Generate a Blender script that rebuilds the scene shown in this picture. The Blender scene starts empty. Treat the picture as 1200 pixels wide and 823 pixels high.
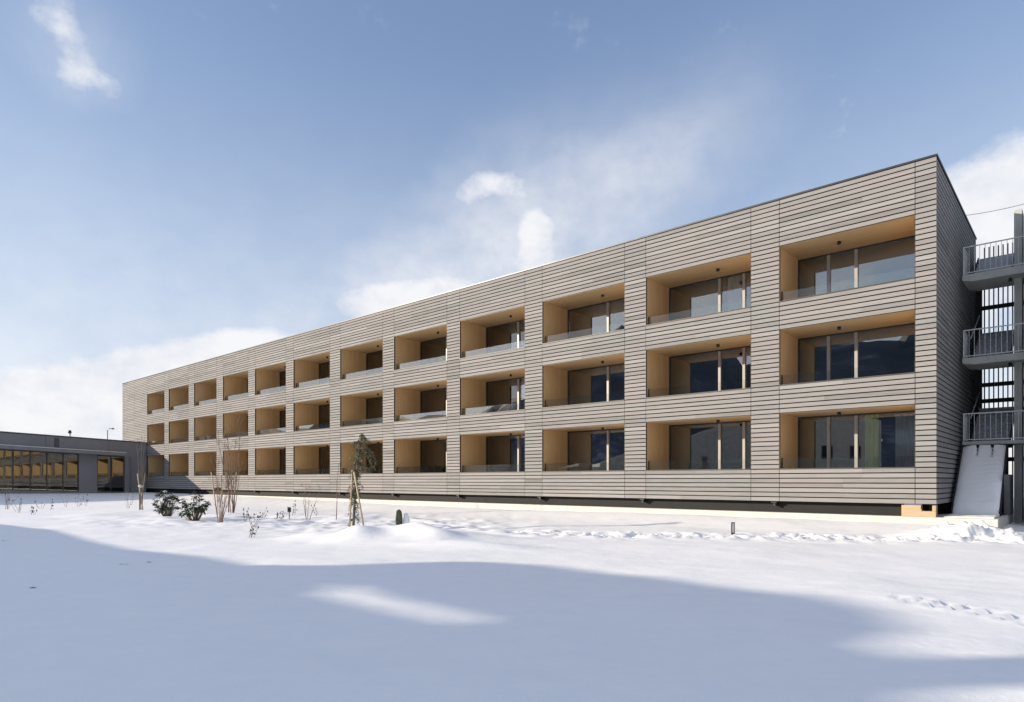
import bpy, bmesh, math, random
import numpy as np
from mathutils import Vector, Matrix, Quaternion

random.seed(7)
rng = np.random.RandomState(11)
S = bpy.context.scene
COL = S.collection
PI = math.pi

# ------------------------------------------------------------------ frame of the long building
TH = 2.416
D = Vector((math.cos(TH), math.sin(TH), 0))          # along the facade, to the left
N = Vector((D.y, -D.x, 0))                           # into the building
C0 = Vector((13.8305, 21.2311, 0))                   # right front corner, z=0 at the underside of the cladding
ROT = TH - PI
B = 0.175                                            # one cladding board
CAM = Vector((0, 0, 0.783)); F = 763.4; HZ = 563.5
SUN_PHI = math.radians(43.0); SUN_EL = math.radians(15.4)
sh = -N * math.cos(SUN_PHI) + D * math.sin(SUN_PHI)
SUN = Vector((sh.x * math.cos(SUN_EL), sh.y * math.cos(SUN_EL), math.sin(SUN_EL)))
GZ = -0.85

def L2W(x, y, z=0.0):                                # facade frame -> world
    return C0 - D * x + N * y + Vector((0, 0, z))
def W2L(X, Y):
    dx = X - C0.x; dy = Y - C0.y
    return (-(dx * D.x + dy * D.y), dx * N.x + dy * N.y)

# ------------------------------------------------------------------ node helpers
def newmat(name):
    m = bpy.data.materials.new(name); m.use_nodes = True
    nt = m.node_tree; nt.nodes.clear()
    out = nt.nodes.new('ShaderNodeOutputMaterial')
    return m, nt, out
def nd(nt, t, **kw):
    n = nt.nodes.new(t)
    for k, v in kw.items():
        if k.startswith('i_'):
            key = k[2:]
            key = int(key) if key.isdigit() else key.replace('_', ' ')
            n.inputs[key].default_value = v
        else: setattr(n, k, v)
    return n
def lk(nt, a, b): nt.links.new(a, b)
def math_(nt, op, a, b=None, clamp=False):
    n = nt.nodes.new('ShaderNodeMath'); n.operation = op; n.use_clamp = clamp
    for i, v in enumerate((a, b)):
        if v is None: continue
        if isinstance(v, (int, float)): n.inputs[i].default_value = v
        else: nt.links.new(v, n.inputs[i])
    return n.outputs[0]
def ramp(nt, fac, stops):
    r = nt.nodes.new('ShaderNodeValToRGB')
    el = r.color_ramp.elements
    el[0].position, el[0].color = stops[0][0], (*stops[0][1], 1)
    el[1].position, el[1].color = stops[1][0], (*stops[1][1], 1)
    for p, c in stops[2:]:
        e = el.new(p); e.color = (*c, 1)
    nt.links.new(fac, r.inputs[0]); return r.outputs[0]
def mixc(nt, fac, a, b, mode='MIX'):
    n = nt.nodes.new('ShaderNodeMix'); n.data_type = 'RGBA'; n.blend_type = mode
    if isinstance(fac, (int, float)): n.inputs[0].default_value = fac
    else: nt.links.new(fac, n.inputs[0])
    for i, v in ((6, a), (7, b)):
        if isinstance(v, tuple): n.inputs[i].default_value = (*v, 1) if len(v) == 3 else v
        else: nt.links.new(v, n.inputs[i])
    return n.outputs[2]
def objco(nt, scale=(1, 1, 1)):
    tc = nt.nodes.new('ShaderNodeTexCoord'); mp = nt.nodes.new('ShaderNodeMapping')
    mp.inputs['Scale'].default_value = scale
    nt.links.new(tc.outputs['Object'], mp.inputs[0]); return mp.outputs[0]
def noise(nt, vec, scale, detail=4, rough=.55):
    n = nt.nodes.new('ShaderNodeTexNoise'); n.inputs['Scale'].default_value = scale
    n.inputs['Detail'].default_value = detail; n.inputs['Roughness'].default_value = rough
    if vec is not None: nt.links.new(vec, n.inputs['Vector'])
    return n.outputs[0]
def principled(nt, out, col, rough=.6, metal=0, bump=None, bstr=.2, bdist=.01, spec=None):
    p = nt.nodes.new('ShaderNodeBsdfPrincipled')
    if isinstance(col, tuple): p.inputs['Base Color'].default_value = (*col, 1)
    else: nt.links.new(col, p.inputs['Base Color'])
    if isinstance(rough, (int, float)): p.inputs['Roughness'].default_value = rough
    else: nt.links.new(rough, p.inputs['Roughness'])
    p.inputs['Metallic'].default_value = metal
    if spec is not None: p.inputs['Specular IOR Level'].default_value = spec
    if bump is not None:
        b = nt.nodes.new('ShaderNodeBump'); b.inputs['Strength'].default_value = bstr; b.inputs['Distance'].default_value = bdist
        nt.links.new(bump, b.inputs['Height']); nt.links.new(b.outputs[0], p.inputs['Normal'])
    nt.links.new(p.outputs[0], out.inputs[0]); return p

def plain(name, col, rough=.6, metal=0, var=.15, scale=3.0, bstr=.1):
    m, nt, out = newmat(name)
    v = noise(nt, objco(nt), scale, 5)
    c = ramp(nt, v, [(.3, tuple(x * (1 - var) for x in col)), (.7, tuple(min(1, x * (1 + var)) for x in col))])
    principled(nt, out, c, rough, metal, noise(nt, objco(nt), scale * 12, 3), bstr, .004)
    return m

def wood_boards():
    m, nt, out = newmat('weathered_larch')
    g = nt.nodes.new('ShaderNodeNewGeometry')
    grain = noise(nt, objco(nt, (1.5, 30, 60)), 1.0, 6, .65)
    patch = noise(nt, objco(nt, (.25, .6, .6)), 1.0, 3)
    base = ramp(nt, g.outputs['Random Per Island'], [(0, (.15, .153, .15)), (.2, (.215, .222, .22)), (.45, (.272, .254, .254)), (.7, (.225, .238, .234)), (.85, (.282, .277, .274)), (1, (.33, .33, .33))])
    c = mixc(nt, .4, base, ramp(nt, grain, [(.3, (.115, .116, .115)), (.7, (.355, .353, .35))]))
    c = mixc(nt, ramp(nt, patch, [(.4, (0, 0, 0)), (.75, (.5, .5, .5))]), c, (.29, .263, .257))
    principled(nt, out, c, .75, 0, grain, .35, .004, .25)
    return m
def wood_spruce(name, c1, c2, axis):
    m, nt, out = newmat(name)
    sc = {'x': (1.2, 22, 22), 'z': (22, 22, 1.2)}[axis]
    grain = noise(nt, objco(nt, sc), 1.0, 6, .6)
    blot = noise(nt, objco(nt), .9, 3)
    sx = nt.nodes.new('ShaderNodeSeparateXYZ'); lk(nt, objco(nt), sx.inputs[0])
    # plank joints every 19 cm across the grain
    co = math_(nt, 'FRACT', math_(nt, 'MULTIPLY', sx.outputs['Y'], 1 / .19))
    idx = math_(nt, 'FLOOR', math_(nt, 'MULTIPLY', sx.outputs['Y'], 1 / .19))
    wn = nt.nodes.new('ShaderNodeTexWhiteNoise'); wn.noise_dimensions = '1D'; lk(nt, idx, wn.inputs['W'])
    c = ramp(nt, grain, [(.3, c1), (.72, c2)])
    c = mixc(nt, math_(nt, 'MULTIPLY', wn.outputs[0], .2), c, tuple(x * .62 for x in c1))
    c = mixc(nt, math_(nt, 'MULTIPLY', blot, .3), c, tuple(x * .88 for x in c2))
    joint = math_(nt, 'LESS_THAN', co, .04)
    c = mixc(nt, math_(nt, 'MULTIPLY', joint, .55), c, tuple(x * .3 for x in c1))
    principled(nt, out, c, .55, 0, grain, .15, .003, .3)
    return m
def glass(name, tint, base, boost, rough=0.0, bumpy=0.0):
    m, nt, out = newmat(name)
    tr = nd(nt, 'ShaderNodeBsdfTransparent'); tr.inputs[0].default_value = (*tint, 1)
    gl = nd(nt, 'ShaderNodeBsdfGlossy'); gl.inputs['Roughness'].default_value = rough; gl.inputs[0].default_value = (.93, .96, .98, 1)
    if bumpy:
        b = nd(nt, 'ShaderNodeBump'); b.inputs['Strength'].default_value = bumpy; b.inputs['Distance'].default_value = .02
        lk(nt, noise(nt, objco(nt), .9, 1), b.inputs['Height']); lk(nt, b.outputs[0], gl.inputs['Normal'])
    fr = nd(nt, 'ShaderNodeFresnel'); fr.inputs[0].default_value = 1.5
    f = math_(nt, 'ADD', math_(nt, 'MULTIPLY', fr.outputs[0], boost), base, True)
    mx = nd(nt, 'ShaderNodeMixShader'); lk(nt, f, mx.inputs[0]); lk(nt, tr.outputs[0], mx.inputs[1]); lk(nt, gl.outputs[0], mx.inputs[2])
    lk(nt, mx.outputs[0], out.inputs[0]); return m
def snow_mat():
    m, nt, out = newmat('snow')
    co = objco(nt)
    n1 = noise(nt, co, 2.2, 6, .6); n2 = noise(nt, co, 45, 3, .7); n3 = noise(nt, objco(nt, (.5, 1.6, 1)), 1.3, 4)
    h = math_(nt, 'ADD', math_(nt, 'MULTIPLY', n1, .55), math_(nt, 'ADD', math_(nt, 'MULTIPLY', n2, .07), math_(nt, 'MULTIPLY', n3, .6)))
    c = ramp(nt, n1, [(.3, (.90, .915, .94)), (.7, (.945, .948, .955))])
    p = principled(nt, out, c, .6, 0, h, .5, .06, .3)
    return m
def leaf_mat(name, c1, c2):
    m, nt, out = newmat(name)
    g = nt.nodes.new('ShaderNodeNewGeometry')
    c = ramp(nt, g.outputs['Random Per Island'], [(0, c1), (1, c2)])
    p = principled(nt, out, c, .5, 0)
    return m
def concrete(name, c, var=.2):
    m, nt, out = newmat(name)
    v = noise(nt, objco(nt), 1.6, 8, .65); st = noise(nt, objco(nt, (3, 3, .5)), 1.5, 4)
    k = ramp(nt, v, [(.25, tuple(x * (1 - var) for x in c)), (.75, tuple(min(1, x * (1 + var)) for x in c))])
    k = mixc(nt, math_(nt, 'MULTIPLY', st, .3), k, tuple(x * .7 for x in c))
    principled(nt, out, k, .8, 0, noise(nt, objco(nt), 40, 4), .2, .004)
    return m

M = {
 'board': wood_boards(),
 
 'spruce': wood_spruce('spruce_panel', (.62, .41, .195), (.76, .54, .285), 'z'),
 'soffit': wood_spruce('spruce_soffit', (.58, .385, .185), (.72, .51, .275), 'x'),
 'black': plain('black_membrane', (.012, .012, .013), .8),
 'coping': plain('dark_sheet_metal', (.045, .05, .058), .4, .6),
 'frame': plain('aluminium_bronze_frame', (.36, .35, .335), .4, .0, .06),
 'dframe': plain('dark_frame', (.05, .048, .045), .45),
 'pane': glass('window_glass', (.86, .90, .91), .12, 1.6),
 'rail_glass': glass('balustrade_glass', (.94, .965, .96), .025, .42),
 'room': plain('dim_room', (.032, .028, .025), .8),  # near-black: the dimness of the rooms is put into the colour
 'floor_cover': plain('grey_floor_cover', (.30, .275, .25), .75, 0, .12, 2),  # mid grey chosen to damp bounced light on the balconies
 'lamp': plain('black_lamp', (.012, .012, .012), .4),
 'plinth': concrete('pale_concrete', (.58, .565, .52), .14),
 'conc': concrete('grey_concrete', (.46, .48, .46)),
 'dconc': concrete('dark_concrete', (.12, .125, .13)),
 'timber': wood_spruce('cut_timber', (.42, .30, .17), (.54, .40, .25), 'x'),
 'snow': snow_mat(),
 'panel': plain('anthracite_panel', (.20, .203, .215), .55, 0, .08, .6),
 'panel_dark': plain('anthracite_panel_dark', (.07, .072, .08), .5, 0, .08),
 'canopy': plain('grey_canopy_metal', (.20, .205, .22), .45, .2, .08),
 'wpane': glass('shop_glass', (.75, .77, .75), .075, 1.0, 0.0, .03),
 'steel': plain('galvanised_steel', (.62, .65, .66), .45, .15, .12, 6),
 'dsteel': plain('dark_steel', (.03, .031, .033), .5, .3),
 'tread': plain('steel_treads', (.42, .45, .50), .5, .2),
 'bark': plain('grey_bark', (.16, .13, .10), .9, 0, .35, 9, .4),
 'bark_red': plain('reddish_twigs', (.20, .13, .10), .9, 0, .3, 9, .4),
 'stake': plain('pale_stake', (.46, .36, .25), .8, 0, .2, 8, .3),
 'rhodo': leaf_mat('evergreen_leaf', (.016, .032, .010), (.055, .085, .022)),
 'conifer': leaf_mat('weeping_needles', (.05, .06, .03), (.17, .16, .09)),
 'dry': leaf_mat('dry_stalks', (.05, .035, .025), (.14, .10, .07)),
 'stone': plain('mossy_stone', (.075, .085, .055), .95, 0, .4, 7, .6),
 'marker': plain('pale_marker', (.45, .45, .46), .5),
 'curt_y': plain('lime_curtain', (.74, .84, .06), .8, 0, .1),
 'curt_w': plain('white_curtain', (.62, .63, .62), .8, 0, .08),
 'plaster': plain('house_plaster', (.42, .38, .32), .85),
 'barnwood': plain('barn_boards', (.11, .07, .045), .8, 0, .3, 4),
 'tape': plain('dark_tie', (.07, .035, .02), .8),
}
for k in ('curt_y', 'curt_w'): pass

# ------------------------------------------------------------------ mesh builder
class MB:
    def __init__(s): s.v = []; s.f = []; s.sm = []
    def add(s, vs, fs, smooth=False):
        o = len(s.v); s.v += [tuple(p) for p in vs]
        for f in fs: s.f.append(tuple(i + o for i in f)); s.sm.append(smooth)
    def box(s, x0, x1, y0, y1, z0, z1, fn=None):
        vs = [(x, y, z) for z in (z0, z1) for y in (y0, y1) for x in (x0, x1)]
        if fn: vs = [fn(p) for p in vs]
        s.add(vs, [(0, 2, 3, 1), (4, 5, 7, 6), (0, 1, 5, 4), (2, 6, 7, 3), (0, 4, 6, 2), (1, 3, 7, 5)])
        return s
    def hexa(s, vs):
        s.add(vs, [(0, 2, 3, 1), (4, 5, 7, 6), (0, 1, 5, 4), (2, 6, 7, 3), (0, 4, 6, 2), (1, 3, 7, 5)])
    def prism(s, poly, a0, a1, axis='x'):              # extrude a polygon along x or y
        n = len(poly)
        if axis == 'x': vs = [(a0, p, q) for p, q in poly] + [(a1, p, q) for p, q in poly]
        else: vs = [(p, a0, q) for p, q in poly] + [(p, a1, q) for p, q in poly]
        fs = [tuple(range(n - 1, -1, -1)), tuple(range(n, 2 * n))] + [(i, (i + 1) % n, n + (i + 1) % n, n + i) for i in range(n)]
        s.add(vs, fs); return s
    def tube(s, pts, rad, n=6, smooth=True, cap=True):
        pts = [Vector(p) for p in pts]
        if isinstance(rad, (int, float)): rad = [rad] * len(pts)
        rings = []; up = Vector((.31, .22, .93)).normalized()
        for i, p in enumerate(pts):
            t = (pts[min(i + 1, len(pts) - 1)] - pts[max(i - 1, 0)]).normalized()
            a = t.cross(up)
            if a.length < .1: a = t.cross(Vector((1, 0, 0)))
            a.normalize(); b = t.cross(a)
            rings.append([p + (a * math.cos(2 * PI * k / n) + b * math.sin(2 * PI * k / n)) * rad[i] for k in range(n)])
        vs = [q for r in rings for q in r]; fs = []
        for i in range(len(pts) - 1):
            for k in range(n):
                fs.append((i * n + k, i * n + (k + 1) % n, (i + 1) * n + (k + 1) % n, (i + 1) * n + k))
        if cap: fs.append(tuple(range(n - 1, -1, -1))); fs.append(tuple(range((len(pts) - 1) * n, len(pts) * n)))
        s.add(vs, fs, smooth); return s
    def bar(s, a, b, w, h=None):                       # rectangular bar between two points
        a = Vector(a); b = Vector(b); t = (b - a).normalized(); h = h or w
        side = t.cross(Vector((0, 0, 1)))
        if side.length < .05: side = Vector((1, 0, 0))
        side.normalize(); up = side.cross(t)
        vs = [p + side * (w / 2 * i) + up * (h / 2 * j) for p in (a, b) for j in (-1, 1) for i in (-1, 1)]
        s.hexa(vs); return s
    def leaf(s, p, d, ln, wd, droop=.0, nrm=None):     # a bent pointed blade
        p = Vector(p); d = Vector(d).normalized()
        side = d.cross(nrm if nrm is not None else Vector((random.uniform(-1, 1), random.uniform(-1, 1), random.uniform(-.2, 1))))
        if side.length < .05: side = d.cross(Vector((1, 0, 0)))
        side.normalize()
        m = p + d * ln * .5; e = p + d * ln + Vector((0, 0, -droop * ln))
        s.add([p, m + side * wd / 2, e, m - side * wd / 2], [(0, 1, 2, 3)]); return s
    def ball(s, c, r, sq=(1, 1, 1), sub=2, rough=0):
        bm = bmesh.new(); bmesh.ops.create_icosphere(bm, subdivisions=sub, radius=r)
        vs = []
        for v in bm.verts:
            k = 1 + random.uniform(-rough, rough)
            vs.append((c[0] + v.co.x * sq[0] * k, c[1] + v.co.y * sq[1] * k, c[2] + v.co.z * sq[2] * k))
        s.add(vs, [tuple(v.index for v in f.verts) for f in bm.faces], True); bm.free(); return s
    def build(s, name, mat, parent=None, bevel=0):
        me = bpy.data.meshes.new(name)
        o = bpy.data.objects.new(name, me); COL.objects.link(o)
        vs = np.array([tuple(v) for v in s.v], dtype=float)
        lo, hi = vs.min(0), vs.max(0); c = np.array([(lo[0] + hi[0]) / 2, (lo[1] + hi[1]) / 2, lo[2]])
        off = np.zeros(3)
        if parent is not None:
            o.parent = parent; off = np.array(parent.get('_off', (0, 0, 0)), dtype=float)
        OFF[o.name] = c
        po = OFF.get(parent.name, np.zeros(3)) if parent is not None else np.zeros(3)
        o.location = tuple(c - po)
        me.from_pydata([tuple(v) for v in (vs - c)], [], s.f)
        me.materials.append(M[mat] if isinstance(mat, str) else mat)
        if any(s.sm): me.polygons.foreach_set('use_smooth', s.sm)
        me.update()
        if bevel:
            b = o.modifiers.new('bevel', 'BEVEL'); b.width = bevel; b.segments = 2; b.limit_method = 'ANGLE'
        return o
OFF = {}
def tag(o, label=None, cat=None, group=None, kind=None):
    for k, v in (('label', label), ('category', cat), ('group', group), ('kind', kind)):
        if v: o[k] = v
    return o
def empty(name, loc=(0, 0, 0), rz=0, label=None, cat=None, group=None):
    o = bpy.data.objects.new(name, None); COL.objects.link(o)
    o.location = loc; o.rotation_euler = (0, 0, rz); o.empty_display_size = .3
    OFF[o.name] = np.zeros(3)
    return tag(o, label, cat, group)

# ------------------------------------------------------------------ value noise for the ground
class VN:
    def __init__(s, seed): s.t = np.random.RandomState(seed).rand(256, 256)
    def __call__(s, x, y):
        xi = np.floor(x).astype(int); yi = np.floor(y).astype(int); fx = x - xi; fy = y - yi
        fx = fx * fx * (3 - 2 * fx); fy = fy * fy * (3 - 2 * fy)
        g = lambda i, j: s.t[i % 256, j % 256]
        return (g(xi, yi) * (1 - fx) + g(xi + 1, yi) * fx) * (1 - fy) + (g(xi, yi + 1) * (1 - fx) + g(xi + 1, yi + 1) * fx) * fy - .5
vn1, vn2, vn3 = VN(1), VN(2), VN(3)
def sstep(a, b, x):
    t = np.clip((x - a) / (b - a), 0, 1); return t * t * (3 - 2 * t)
def gpix(x, y, z=GZ):                                  # pixel of the photograph -> point on the snow at height z
    Y = (CAM.z - z) * F / (y - HZ); return ((x - 600) / F * Y, Y)
PATH = [gpix(*p) for p in ((1215, 634), (1160, 633), (1090, 633), (1000, 632), (930, 630), (860, 629), (790, 628), (720, 628), (660, 626), (620, 623))]
def path_dist(X, Y):
    best = np.full(X.shape, 1e9)
    for (ax, ay), (bx, by) in zip(PATH[:-1], PATH[1:]):
        dx, dy = bx - ax, by - ay; t = np.clip(((X - ax) * dx + (Y - ay) * dy) / (dx * dx + dy * dy), 0, 1)
        best = np.minimum(best, np.hypot(X - ax - t * dx, Y - ay - t * dy))
    return best
TRACK = [gpix(*p) for p in ((1056, 702), (1070, 706), (1083, 704), (1098, 710), (1110, 708), (1123, 714), (1138, 713), (1152, 719), (1166, 718), (1180, 725), (1194, 724), (1208, 731))]
WX = -68.5                                              # facade of the low wing in the long building's frame
def ground(X, Y):
    X = np.asarray(X, dtype=float); Y = np.asarray(Y, dtype=float)
    lx = (X - C0.x) * -D.x + (Y - C0.y) * -D.y; ly = (X - C0.x) * N.x + (Y - C0.y) * N.y
    z = np.full(X.shape, GZ)
    d = -ly
    front = sstep(4.5, .6, d) * sstep(2.6, 0.2, lx)
    z += .21 * front
    z += .16 * sstep(30, 52, -lx) * sstep(14, 3, d)      # rises to the left
    k = -ly                                               # along the wing
    dw = lx - WX
    z += sstep(9, .5, dw) * sstep(-2, 2, k) * sstep(70, 40, k) * (.08 + .030 * np.clip(k, 0, 18))
    # soft drifts
    z += .10 * vn1(X * .16, Y * .16) + .045 * vn2(X * .55 + 5, Y * .75) + .018 * vn3(X * 1.7, Y * 2.3)
    near = sstep(60, 30, Y)
    # planting bed: lumpy snow over low plants
    bed = np.exp(-((Y - 26 + .35 * (X + 6)) / 5.0) ** 2) * sstep(3, -3, X) * sstep(-32, -16, X)
    z += near * bed * (.16 * vn2(X * .9, Y * .9) + .13 * vn3(X * 2.6, Y * 2.6) + .05 * vn1(X * 5.2, Y * 5.2) + .03)
    def hump(px, py, a, sx, sy, rot=0):
        cx, cy = gpix(px, py); c, s_ = math.cos(rot), math.sin(rot)
        u = (X - cx) * c + (Y - cy) * s_; v = -(X - cx) * s_ + (Y - cy) * c
        return a * np.exp(-(u / sx) ** 2 - (v / sy) ** 2)
    z += (hump(488, 632, .36, 2.3, 1.25, -.12) + hump(505, 634, .14, .6, .5, -.3)) * (1 + .9 * vn2(X * 1.1, Y * 1.1)) + hump(420, 634, .24, .62, .45) + hump(452, 627, .14, .9, .8) + hump(368, 629, .11, .8, .8) + hump(550, 641, .14, 1.6, .5, -.2)
    z += hump(1150, 630, .20, .8, .5) + hump(1105, 629, .16, .7, .5) + hump(1185, 633, .16, .6, .4)
    # trampled path
    pd = path_dist(X, Y)
    band = np.exp(-(pd / .85) ** 2) * (.75 + .9 * vn1(X * .8 + 3, Y * .8))
    rough = vn1(X * 3.1, Y * 3.1) * .55 + vn2(X * 6, Y * 6) * .75 + vn3(X * 10.5, Y * 10.5) * .5
    z += band * (.34 * rough - .04) + np.exp(-((pd - 1.0) / .45) ** 2) * (.035 + .05 * vn2(X * 2.5, Y * 2.5))
    pile = np.exp(-((X - gpix(1150, 630)[0]) / 1.0) ** 2 - ((Y - gpix(1150, 630)[1]) / .9) ** 2)
    z += pile * .42 * rough
    for i, (tx, ty) in enumerate(TRACK):                  # animal tracks
        r2 = ((X - tx) / .085) ** 2 + ((Y - ty) / .075) ** 2
        z += -.055 * np.exp(-r2 * r2) + .018 * np.exp(-((np.sqrt(r2) - 1.7) / .5) ** 2)
    # the ground drops a little to the right of the stair pad
    z -= .12 * sstep(2.0, 4.0, lx) * sstep(-3, 0, ly)
    # far fields
    far = np.hypot(X, Y)
    z += sstep(120, 900, far) * 2.0 * vn1(X * .004, Y * .004)
    return z
def gz(x, y): return float(ground(np.array([x]), np.array([y]))[0])

def grid_axis(lo, hi, fine, a, b):
    pts = list(np.arange(a, b + 1e-6, fine)); st = fine; p = b
    while p < hi: st = min(st * 1.13, 400); p += st; pts.append(p)
    st = fine; p = a
    while p > lo: st = min(st * 1.13, 400); p -= st; pts.insert(0, p)
    return np.array(pts)
gx = grid_axis(-5000, 5000, .105, -16, 15.5); gy = grid_axis(-5000, 5000, .095, 4.2, 25)
GX, GY = np.meshgrid(gx, gy); GZZ = ground(GX, GY)
nx, ny = len(gx), len(gy)
gm = bpy.data.meshes.new('snow_ground')
idx = np.arange(nx * ny).reshape(ny, nx)
quads = np.stack([idx[:-1, :-1], idx[:-1, 1:], idx[1:, 1:], idx[1:, :-1]], -1).reshape(-1, 4)
gm.vertices.add(nx * ny); gm.vertices.foreach_set('co', np.stack([GX, GY, GZZ], -1).reshape(-1))
gm.loops.add(quads.size); gm.loops.foreach_set('vertex_index', quads.reshape(-1))
gm.polygons.add(len(quads)); gm.polygons.foreach_set('loop_start', np.arange(0, quads.size, 4)); gm.polygons.foreach_set('loop_total', np.full(len(quads), 4))
gm.polygons.foreach_set('use_smooth', np.ones(len(quads), dtype=bool)); gm.update(calc_edges=True); gm.validate()
gm.materials.append(M['snow'])
go = bpy.data.objects.new('snow_ground', gm); COL.objects.link(go); tag(go, kind='structure')

# ------------------------------------------------------------------ hills behind the viewer (seen in the windows)
hm = MB(); NA = 150
ring = []
for r_i, (rad, hf) in enumerate(((1500, 0), (2100, .38), (2700, .85), (3000, 1.0), (3600, .55))):
    for i in range(NA + 1):
        a = math.radians(150 + 215 * i / NA)               # from left-behind round to the right-behind
        prof = 600 * (.95 + .5 * float(vn1(np.array([i * .11]), np.array([2.3]))[0]) + .35 * float(vn2(np.array([i * .33]), np.array([7.1]))[0]) + .25 * float(vn3(np.array([i * .9 + r_i * 3]), np.array([1.1]))[0]))
        edge = min(1, max(.46 * min(1, i / 7), (i - 17) / 15)) * min(1, (NA - i) / 25)
        rr = rad * (1 + .1 * float(vn3(np.array([i * .5]), np.array([r_i * 2.0]))[0]))
        ring.append((rr * math.cos(a), rr * math.sin(a), -6 + max(0, prof) * hf * edge))
fs = []
for r_i in range(4):
    for i in range(NA):
        a = r_i * (NA + 1) + i; fs.append((a, a + 1, a + NA + 2, a + NA + 1))
hm.add(ring, fs, True)
m, nt, out = newmat('wooded_slopes')
hn = noise(nt, objco(nt, (.004, .004, .012)), 1.0, 8, .65)
principled(nt, out, ramp(nt, hn, [(.40, (.035, .045, .06)), (.58, (.07, .085, .11)), (.70, (.30, .33, .38))]), .9)  # bluish distance haze is put into the slope colours
tag(hm.build('hills', m), kind='structure')

# ------------------------------------------------------------------ the long timber building
BLD = empty('apartment_building', C0, ROT, 'long three-storey building clad in weathered timber slats with rows of deep recessed balconies', 'building')
LEN = 75.5; DEP = 9.86; NB = 65; TOP = NB * B
Rr = [0.6, 6.1, 11.78, 17.62, 23.4, 29.27, 35.14, 40.96, 46.81, 52.49, 58.22, 63.87]
Ll = [5.02, 10.71, 16.5, 22.36, 28.16, 33.91, 39.87, 45.66, 51.24, 57.01, 62.77, 68.29]
ROWS = [(7, 19), (25, 37), (43, 55)]
GAP = .037
solid = [i for i in range(NB) if not any(a <= i < b for a, b in ROWS)]
segs = []; prev = 0.0
for r, l in zip(Rr, Ll):
    segs.append((prev, r, 'p')); segs.append((r, l, 'o')); prev = l
segs.append((prev, 71.9, 'p')); segs.append((71.9, LEN, 'p'))
cl = MB()
def board(mb, a, b, i, side=False):
    z0 = i * B + GAP * .5; z1 = (i + 1) * B - GAP * .5
    if i in (7, 25, 43): pass
    z0 += random.uniform(-.0015, .0015); z1 += random.uniform(-.0015, .0015)
    if not side: vs = [(x, y, z) for z, y0 in ((z0, 0.0), (z1, .010)) for y in (y0, .032) for x in (a, b)]
    else: vs = [(x, y, z) for z, x1 in ((z0, 0.0), (z1, -.010)) for y in (a, b) for x in (-.032, x1)]
    mb.hexa(vs)
for i in range(NB):
    for (s0, s1, kd) in segs:
        if kd == 'o' and i not in solid: continue
        a, b = -s1 + .010, -s0 - .010
        if s0 == 0: b = 0
        cuts = [a, b]
        if b - a > 3 and random.random() < .65: cuts = [a, a + (b - a) * random.choice((.36, .5, .5, .64)) , b]
        for c0, c1 in zip(cuts[:-1], cuts[1:]):
            board(cl, c0, c1 - (.003 if c1 != b else 0), i)
cl.build('front_cladding', 'board', BLD)
sc_ = MB()
for i in range(NB):
    cuts = [.034] + [2.5 + random.uniform(-.02, .02), 5.0, 7.4] + [DEP]
    for c0, c1 in zip(cuts[:-1], cuts[1:]): board(sc_, c0, c1 - .004, i, True)
sc_.build('side_cladding', 'board', BLD)
# black membrane and wall behind the slats
bk = MB()
ed = [0, 7, 19, 25, 37, 43, 55, 65]
for j in range(7):
    z0, z1 = ed[j] * B, ed[j + 1] * B
    if j % 2 == 0:
        bk.box(-LEN + .04, -.05, .085, .24, z0 + .004, z1 - .004)
    else:
        prev = 0.05
        for r, l in zip(Rr, Ll): bk.box(-(r - .035), -prev, .085, .24, z0 - .004, z1 + .004); prev = l + .035
        bk.box(-LEN + .04, -prev, .085, .24, z0 - .004, z1 + .004)
bk.box(-.24, -.05, .245, DEP - .01, 0, TOP - .02)
bk.box(-LEN + .04, -.245, DEP - .2, DEP - .01, 0, TOP - .02)
bk.box(-LEN + .04, -LEN + .2, .245, DEP - .205, 0, TOP - .02)
for z in (0, 3.15 - 1.2, 6.3 - 1.2, 9.45 - 1.2):     # floor slabs
    if z == 0: bk.box(-LEN + .205, -.245, .25, DEP - .205, .01, .25)
bk.build('backing_wall', 'black', BLD)
q = MB(); q.box(-.05, -.002, DEP + .001, DEP + .02, 0, TOP - .02); q.build('corner_light_stop', 'coping', BLD)  # strip added to stop daylight leaking past the board ends
# end wall at the left
lw = MB(); lw.box(-LEN, -LEN + .035, .0, DEP, 0, TOP); lw.build('end_wall', 'board', BLD)
rf = MB()
rf.box(-LEN - .03, .035, -.035, .10, TOP - .005, TOP + .055); rf.box(-.10, .035, .101, DEP + .03, TOP - .005, TOP + .055)
rf.box(-LEN - .03, -.101, DEP - .1, DEP + .03, TOP - .005, TOP + .055); rf.box(-LEN - .03, -LEN + .1, .101, DEP - .101, TOP - .005, TOP + .055)
rf.build('roof_edge', 'coping', BLD)
rs = MB(); rs.box(-LEN + .1, -.1, .1, DEP - .1, TOP - .2, TOP - .01); rs.build('roof', 'snow', BLD)
# base: recessed dark gap and concrete plinth
bs = MB(); bs.box(-LEN, -1.02, .35, .6, -.42, .0); bs.box(-.5, -.3, .61, DEP, -.42, 0); bs.build('base_recess', 'black', BLD)
pl = MB(); pl.box(-LEN, 1.62, -.02, .9, -1.3, -.415); pl.box(-.6, 1.62, .9, 5.2, -1.3, -.415); pl.build('concrete_plinth', 'plinth', BLD, .012)
tb = MB(); tb.box(-1.0, -.42, .03, .34, -.412, -.16); tb.box(-.42, -.02, .03, .34, -.412, -.22); tb.box(-1.0, -.44, .03, .34, -.157, -.03); tb.box(-.12, -.02, .03, .34, -.217, -.03)
tb.build('timber_support', 'timber', BLD, .004)
for r, l in zip(Rr, Ll):
    b = MB(); b.box(-l - .32, -l - .12, .04, .34, -.06, -.012); b.box(-l - .26, -l - .18, .1, .34, -.16, -.062); b.build('bracket', 'dsteel', BLD)

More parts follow.
